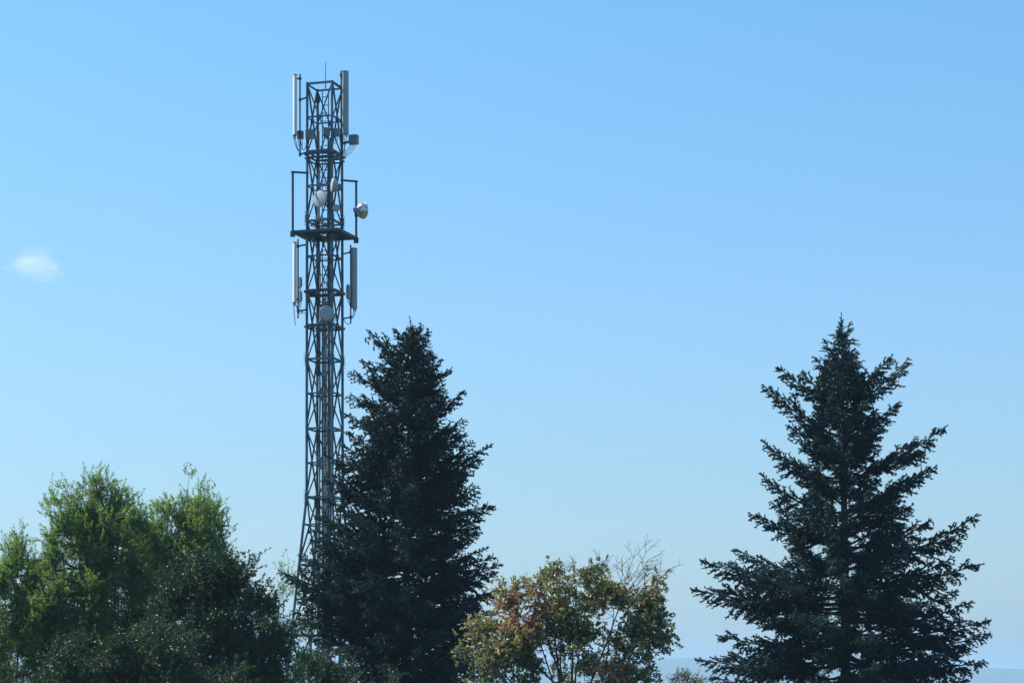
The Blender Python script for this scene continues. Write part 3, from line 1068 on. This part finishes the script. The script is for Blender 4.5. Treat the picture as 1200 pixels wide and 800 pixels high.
def broadleaf(name, label, cat, Y, blobs, base_px, m, seed, nclump, per, twig, nleaf, lsize, up=0.6, clump_r=0.22, limb_r=0.05, trunk_r=0.12, tint=None, group=None, spread_tw=0.6, droop=0.0, trunk_top=None, flat=0.0, lo=0.35, spikes=0, macro=0.16, plume=(1, 1, 1.25)):
    """blobs in photo pixels: (px, py, depth offset m, rx, ry(depth m), rz)"""
    rng = np.random.default_rng(seed)
    sc = Y / F
    base = np.array([(base_px - 600) * sc, Y, 0.0])
    t = thing(name, label, cat, base, group)
    Bs = []
    for b in blobs:
        c = at(b[0], b[1], Y + b[2])
        Bs.append((c[0], c[1], c[2], b[3] * sc, b[4], b[5] * sc))
    vol = np.array([(b[3] * b[4] * b[5]) ** (2 / 3) for b in Bs])
    vol = vol / vol.sum()
    # trunk and limbs
    lowest = min(b[2] - b[5] for b in Bs)
    fork = base + np.array((0, 0, max(0.5, 0.25 * lowest + 0.5)))
    Soup().tube([base - (0, 0, 0.1), base + (0.02, 0, fork[2] * 0.5), fork], [trunk_r * 1.15, trunk_r, trunk_r * 0.85], 9).build('trunk', M['bark'], t, base, True)
    anchors = [fork]
    for b in Bs:
        c = np.array(b[:3])
        mid_ = fork * 0.45 + c * 0.55 + rng.normal(size=3) * 0.12
        mid_[2] -= 0.05
        top = c + np.array((0, 0, b[5] * 0.62)) + rng.normal(size=3) * 0.1
        pts = [fork + (c - fork) * 0.02, fork * 0.75 + mid_ * 0.25, mid_, c * 0.9 + mid_ * 0.1, top]
        Soup().tube(pts, [limb_r, limb_r * 0.85, limb_r * 0.6, limb_r * 0.38, limb_r * 0.08], 6).build('limb', M['bark'], t, base, True)
        for u in np.linspace(0, 1, 12):
            i = min(int(u * 4), 3)
            anchors.append(pts[i] + (pts[i + 1] - pts[i]) * (u * 4 - i))
    anchors = np.array(anchors)
    s = Soup()
    # clumps
    cc, oo = [], []
    nm = max(6, nclump // 7)
    cnt = rng.multinomial(nm, vol)
    for b, k in zip(Bs, cnt):
        k = max(k, 3)
        p, v = blob_point(b, rng, k, max(lo, 0.5))
        p = np.repeat(p, 7, 0) + rng.normal(size=(k * 7, 3)) * np.array(plume) * macro * rng.uniform(0.6, 1.25, (k, 1)).repeat(7, 0)
        cc.append(p); oo.append(np.repeat(v, 7, 0))
    cc = np.concatenate(cc); oo = np.concatenate(oo)
    keep = cc[:, 2] > 0.3
    cc, oo = cc[keep], oo[keep]
    # branchlets from the limbs to the clumps
    d2 = ((cc[:, None] - anchors[None]) ** 2).sum(-1)
    near = anchors[np.argmin(d2 + 0.6 * np.maximum(0, anchors[None, :, 2] - cc[:, None, 2] + 0.1) ** 2, axis=1)]
    mid2 = (near + cc) / 2 + rng.normal(size=cc.shape) * 0.06 - np.array((0, 0, 0.05))
    many_tubes(s, near, mid2, limb_r * 0.22, limb_r * 0.15, 0, 4)
    many_tubes(s, mid2, cc, limb_r * 0.15, limb_r * 0.07, 0, 4)
    # twigs
    ci = np.repeat(np.arange(len(cc)), per)
    kk = len(ci)
    P = cc[ci] + rng.normal(size=(kk, 3)) * clump_r * 0.6
    D = oo[ci] * 0.55 + np.array((0, 0, up)) + rng.normal(size=(kk, 3)) * spread_tw
    D /= np.linalg.norm(D, axis=1, keepdims=True)
    TL = twig * rng.uniform(0.55, 1.3, (kk, 1))
    Q = P + D * TL
    if droop:
        Q[:, 2] -= droop * TL[:, 0]
    if spikes:
        ii = rng.choice(kk, min(spikes, kk), replace=False)
        Q[ii] = P[ii] + (np.array((0, 0, 1.0)) + rng.normal(size=(len(ii), 3)) * 0.28 + oo[ci[ii]] * 0.3) * twig * 1.7
    many_tubes(s, cc[ci], P, 0.004, 0.003, 0, 3)
    many_tubes(s, P, Q, 0.004, 0.002, 0, 3)
    # leaves
    li = np.repeat(np.arange(kk), nleaf)
    n = len(li)
    u = rng.uniform(0.05, 1.05, (n, 1))
    C = P[li] + (Q[li] - P[li]) * u
    E = (Q[li] - P[li])
    E /= np.linalg.norm(E, axis=1, keepdims=True)
    dl_ = E * 0.6 + rng.normal(size=(n, 3)) * 0.65 + np.array((0, 0, -droop))
    at_ = None
    if tint is not None:
        ct = tint(cc, rng)[ci]
        at_ = np.clip(ct[li] + rng.normal(size=n) * 0.10, 0, 1)
    many_leaves(s, C, dl_, lsize[0], lsize[1], rng, 1, at_, flat)
    s.build('crown', [M['bark'], m], t, base, False, 'tint' if tint is not None else None)
    return t, base


G = 'fine-leaved trees at the left'
broadleaf('broadleaf_tree', 'tallest bright green fine-leaved tree at the left with a pointed crown', 'tree', 66.0,
          [(113, 594, 0, 25, 0.8, 44), (92, 640, -0.3, 38, 1.2, 52), (138, 635, 0.2, 34, 1.1, 48), (86, 700, -0.6, 46, 1.4, 52), (158, 668, 0.2, 24, 0.8, 36), (140, 705, 0.2, 52, 1.5, 55), (110, 780, 0, 70, 1.7, 60)],
          115, M['willow'], 41, 1000, 10, 0.30, 19, (0.074, 0.026), 0.8, 0.20, 0.06, 0.14, None, G, 0.5, 0.12, flat=0.7, plume=(0.8, 0.8, 2.0), lo=0.3, spikes=260)
broadleaf('broadleaf_tree', 'bright green tree with a rounded crown between the tallest tree and the mast', 'tree', 68.0,
          [(218, 616, 0, 38, 1.1, 34), (248, 638, 0, 22, 0.9, 42), (192, 640, -0.2, 32, 1.1, 44), (228, 668, 0, 42, 1.3, 48), (205, 730, 0, 60, 1.5, 60), (164, 655, 0.3, 14, .6, 36)],
          220, M['willow'], 42, 850, 10, 0.30, 19, (0.074, 0.026), 0.7, 0.20, 0.055, 0.13, None, G, 0.5, 0.12, flat=0.7, plume=(0.8, 0.8, 2.0), lo=0.3, spikes=200)
broadleaf('broadleaf_tree', 'lower feathery green tree cut by the left edge of the picture', 'tree', 65.0,
          [(22, 690, 0, 30, 1.0, 38), (-12, 706, 0, 34, 1.2, 50), (40, 730, -0.3, 40, 1.2, 48), (5, 770, 0, 60, 1.5, 50)],
          15, M['willow'], 43, 560, 10, 0.30, 18, (0.074, 0.026), 0.8, 0.20, 0.05, 0.12, None, G, 0.5, 0.12, flat=0.7, plume=(0.8, 0.8, 2.0), lo=0.3, spikes=150)
broadleaf('broadleaf_tree', 'dark glossy-leaved tree in shade between the bright trees and the spruce', 'tree', 56.0,
          [(262, 690, 0, 30, 0.9, 38), (232, 715, 0.2, 48, 1.2, 52), (285, 730, -0.2, 30, 1.0, 50), (205, 745, -0.3, 50, 1.2, 52), (300, 780, 0.1, 40, 1.1, 48), (250, 790, 0, 70, 1.3, 50)],
          255, M['glossy'], 44, 900, 9, 0.26, 12, (0.075, 0.040), 0.5, 0.20, 0.05, 0.12, None, None, 0.6, 0.1, lo=0.35, spikes=90)
broadleaf('sapling', 'slender sapling with thin arching sprays left of the spruce foot', 'sapling', 67.5,
          [(326, 712, 0, 16, 0.6, 34), (304, 742, 0, 16, 0.6, 36), (344, 748, -0.2, 22, 0.7, 40), (320, 785, 0, 34, 0.9, 40)],
          325, M['willow'], 45, 190, 8, 0.28, 10, (0.075, 0.028), 0.7, 0.18, 0.03, 0.07, None, None, 0.6, 0.15, lo=0.2, spikes=40)
broadleaf('shrub', 'glossy-leaved shrub sparkling in the sun at the foot of the left trees', 'shrub', 46.0,
          [(110, 790, 0, 60, 1.0, 50), (180, 785, 0, 60, 1.0, 48), (60, 805, 0, 50, 1.0, 45), (240, 800, 0, 50, 0.9, 42), (150, 830, 0, 110, 1.1, 45)],
          150, M['glossy'], 46, 650, 9, 0.22, 11, (0.060, 0.034), 0.5, 0.16, 0.03, 0.06, None, None, 0.7, 0.05, lo=0.45)
broadleaf('shrub', 'pale-tipped shrub standing before the foot of the dense spruce', 'shrub', 48.0,
          [(388, 795, 0, 26, 0.5, 32), (368, 800, 0, 26, 0.5, 30), (412, 806, 0, 30, 0.5, 26), (445, 812, 0, 26, 0.5, 22)],
          390, M['glossy'], 47, 110, 7, 0.22, 9, (0.055, 0.030), 0.9, 0.14, 0.025, 0.05, None, None, 0.5, 0.05, lo=0.4, spikes=60)


def autumn_tint(cc, rng):
    px = cc[:, 0] * F / cc[:, 1] + 600
    py = 800 - (cc[:, 2] - CAMZ) * F / cc[:, 1]
    v = rng.normal(size=len(cc)) * 0.15 + 0.15
    for (x, y, r, a) in ((614, 722, 28, 0.90), (634, 700, 16, 0.8), (596, 712, 16, 0.78), (590, 735, 14, 0.75), (555, 745, 20, 0.42), (660, 695, 22, 0.40), (676, 684, 12, 0.55), (708, 705, 24, 0.45), (640, 670, 18, 0.32), (560, 780, 24, 0.40),
                         (665, 770, 10, 0.60), (700, 785, 14, 0.75), (728, 792, 12, 0.9), (640, 792, 20, 0.38), (775, 690, 18, 0.5), (740, 720, 12, 0.45), (690, 735, 16, 0.42), (640, 740, 14, 0.5), (720, 690, 12, 0.55), (575, 750, 14, 0.5), (585, 760, 20, 0.35)):
        w = np.exp(-((px - x) ** 2 + (py - y) ** 2) / (r * r))
        v = v * (1 - w) + a * w + rng.normal(size=len(cc)) * 0.14 * w
    return np.clip(v, 0, 1)


tC, bC = broadleaf('broadleaf_tree', 'small tree turning yellow and red with bare twigs on top, between the spruces', 'tree', 50.0,
          [(645, 690, 0, 26, 0.6, 34), (622, 720, 0.1, 34, 0.8, 30), (690, 690, 0, 26, 0.6, 28), (720, 720, 0.2, 42, 0.8, 34), (758, 730, 0, 22, 0.6, 30), (764, 698, -0.1, 10, 0.4, 12), (580, 755, -0.1, 32, 0.8, 30),
           (650, 760, 0.1, 60, 0.9, 34), (658, 718, 0, 26, 0.6, 30), (740, 765, 0.1, 46, 0.9, 34), (590, 795, 0, 50, 0.9, 30), (690, 805, 0, 90, 1.0, 32), (560, 746, 0, 14, 0.4, 14), (600, 700, 0, 14, 0.4, 14)],
          670, M['autumn'], 48, 740, 6, 0.19, 10, (0.070, 0.050), 0.35, 0.17, 0.032, 0.08, autumn_tint, None, 0.7, 0.25, lo=0.4, flat=0.8, macro=0.12)
# bare twigs rising from the tree's top
rng = np.random.default_rng(77)
P, Q, R0, R1 = [], [], [], []


def bare(p, d, l, r, depth):
    n = 5
    for i in range(n):
        d = unit(d + rng.normal(size=3) * 0.10)
        q = p + d * l / n
        P.append(p); Q.append(q); R0.append(r * (1 - i / n * 0.7)); R1.append(r * (1 - (i + 1) / n * 0.7))
        p = q
        if depth > 0 and i >= 1:
            for sg in (-1, 1):
                if rng.random() < 0.62:
                    e = unit(d + np.array((sg * rng.uniform(0.5, 1.0), rng.normal() * 0.6, rng.normal() * 0.25)))
                    bare(p, e, l * rng.uniform(0.35, 0.6) * (1 - i / n * 0.4), r * 0.5, depth - 1)


for (x, y, tx, ty) in ((724, 702, 750, 644), (729, 704, 756, 656), (722, 704, 704, 655), (732, 708, 772, 672), (722, 700, 735, 652), (675, 682, 672, 652), (676, 684, 664, 656),
                       (630, 690, 607, 676), (730, 704, 744, 640), (734, 706, 757, 655), (690, 680, 700, 654)):
    a, b = at(x, y, 50.0 + rng.normal() * 0.15), at(tx, ty, 50.0 + rng.normal() * 0.2)
    bare(a, unit(b - a), np.linalg.norm(b - a), 0.0075, 2)
s = Soup()
many_tubes(s, np.array(P), np.array(Q), np.array(R0) + 0.0018, np.array(R1) + 0.0018, 0, 4)
s.build('bare_twigs', M['bare_twig'], tC, bC)
# the main stems that show inside its crown
for (x0, y0, x1, y1, x2, y2) in ((670, 800, 672, 740, 676, 684), (690, 805, 712, 750, 728, 704), (660, 800, 640, 745, 640, 690), (655, 805, 610, 760, 585, 735)):
    Soup().tube([at(x0, y0 + 40, 50.05), at(x0, y0, 50.05), at(x1, y1, 49.95), at(x2, y2, 50.0)], [0.035, 0.028, 0.018, 0.009], 6).build('stem', M['bark'], tC, bC, True)
broadleaf('sapling', 'thin pale sapling between the autumn tree and the right spruce', 'sapling', 49.0,
          [(799, 797, 0, 7, 0.2, 9), (809, 803, 0, 10, 0.2, 10), (788, 806, 0, 9, 0.2, 10)],
          797, M['autumn'], 49, 14, 3, 0.12, 5, (0.045, 0.024), 0.8, 0.10, 0.012, 0.02, lambda cc, r: np.full(len(cc), 0.36), None, 0.6, 0.0, lo=0.2, spikes=12, macro=0.05)


# ------------------------------------------------------------------ clouds
def cloud_mat(name, dens, scale, seed):
    m = bpy.data.materials.new(name)
    m.use_nodes = True
    t = m.node_tree
    t.nodes.clear()
    out = N(t, 'ShaderNodeOutputMaterial')
    pv = N(t, 'ShaderNodeVolumePrincipled')
    pv.inputs['Color'].default_value = (1, 1, 1, 1)
    pv.inputs['Anisotropy'].default_value = 0.3
    tc = N(t, 'ShaderNodeTexCoord')
    # soft ball falloff in the cloud's own unit space, eaten by noise
    ln = N(t, 'ShaderNodeVectorMath', operation='LENGTH')
    t.links.new(tc.outputs['Object'], ln.inputs[0])
    nz = N(t, 'ShaderNodeTexNoise')
    nz.noise_dimensions = '4D'
    nz.inputs['W'].default_value = seed
    nz.inputs['Scale'].default_value = scale
    nz.inputs['Detail'].default_value = 4
    nz.inputs['Roughness'].default_value = 0.6
    t.links.new(tc.outputs['Object'], nz.inputs['Vector'])
    a = N(t, 'ShaderNodeMath', operation='MULTIPLY_ADD')      # noise*1.6 - length
    t.links.new(nz.outputs[0], a.inputs[0])
    a.inputs[1].default_value = 2.4
    sub = N(t, 'ShaderNodeMath', operation='MULTIPLY')
    t.links.new(ln.outputs['Value'], sub.inputs[0])
    sub.inputs[1].default_value = -1.45
    t.links.new(sub.outputs[0], a.inputs[2])
    b = N(t, 'ShaderNodeMath', operation='MULTIPLY', use_clamp=False)
    mx = N(t, 'ShaderNodeMath', operation='MAXIMUM')
    o = N(t, 'ShaderNodeMath', operation='SUBTRACT')
    t.links.new(a.outputs[0], o.inputs[0])
    o.inputs[1].default_value = 0.40
    t.links.new(o.outputs[0], mx.inputs[0])
    mx.inputs[1].default_value = 0.0
    t.links.new(mx.outputs[0], b.inputs[0])
    b.inputs[1].default_value = dens
    t.links.new(b.outputs[0], pv.inputs['Density'])
    t.links.new(pv.outputs[0], out.inputs['Volume'])
    return m


def cloud(label, px, py, Y, rx, rz, dens, scale, seed):
    me = bpy.data.meshes.new('cloud')
    import bmesh
    bm = bmesh.new()
    bmesh.ops.create_icosphere(bm, subdivisions=3, radius=1.0)
    bm.to_mesh(me)
    bm.free()
    me.materials.append(cloud_mat('cloud_vapour', dens, scale, seed))
    o = link('cloud', me)
    o.location = tuple(at(px, py, Y))
    o.scale = (rx * Y / F, rx * Y / F * 0.8, rz * Y / F)
    o['label'] = label
    o['category'] = 'cloud'
    return o


cloud('small wispy white cloud alone in the blue sky at the left', 42, 312, 3000, 60, 34, 0.020, 2.1, 3.5)
cloud('white cloud edge peeping out low behind the dark tree', 282, 690, 3600, 34, 40, 0.030, 2.2, 5.0)

# ------------------------------------------------------------------ haze
hz = Soup().box((0, 4500, 46.5), 11900, 6900, 48.0)
mhz = bpy.data.materials.new('haze_air')
mhz.use_nodes = True
t = mhz.node_tree
t.nodes.clear()
out = N(t, 'ShaderNodeOutputMaterial')
pv = N(t, 'ShaderNodeVolumePrincipled')
pv.inputs['Color'].default_value = (0.52, 0.74, 0.96, 1)
pv.inputs['Density'].default_value = 2.3e-4
pv.inputs['Anisotropy'].default_value = 0.2
t.links.new(pv.outputs[0], out.inputs['Volume'])
hzo = hz.build('haze', mhz)
hzo['kind'] = 'stuff'
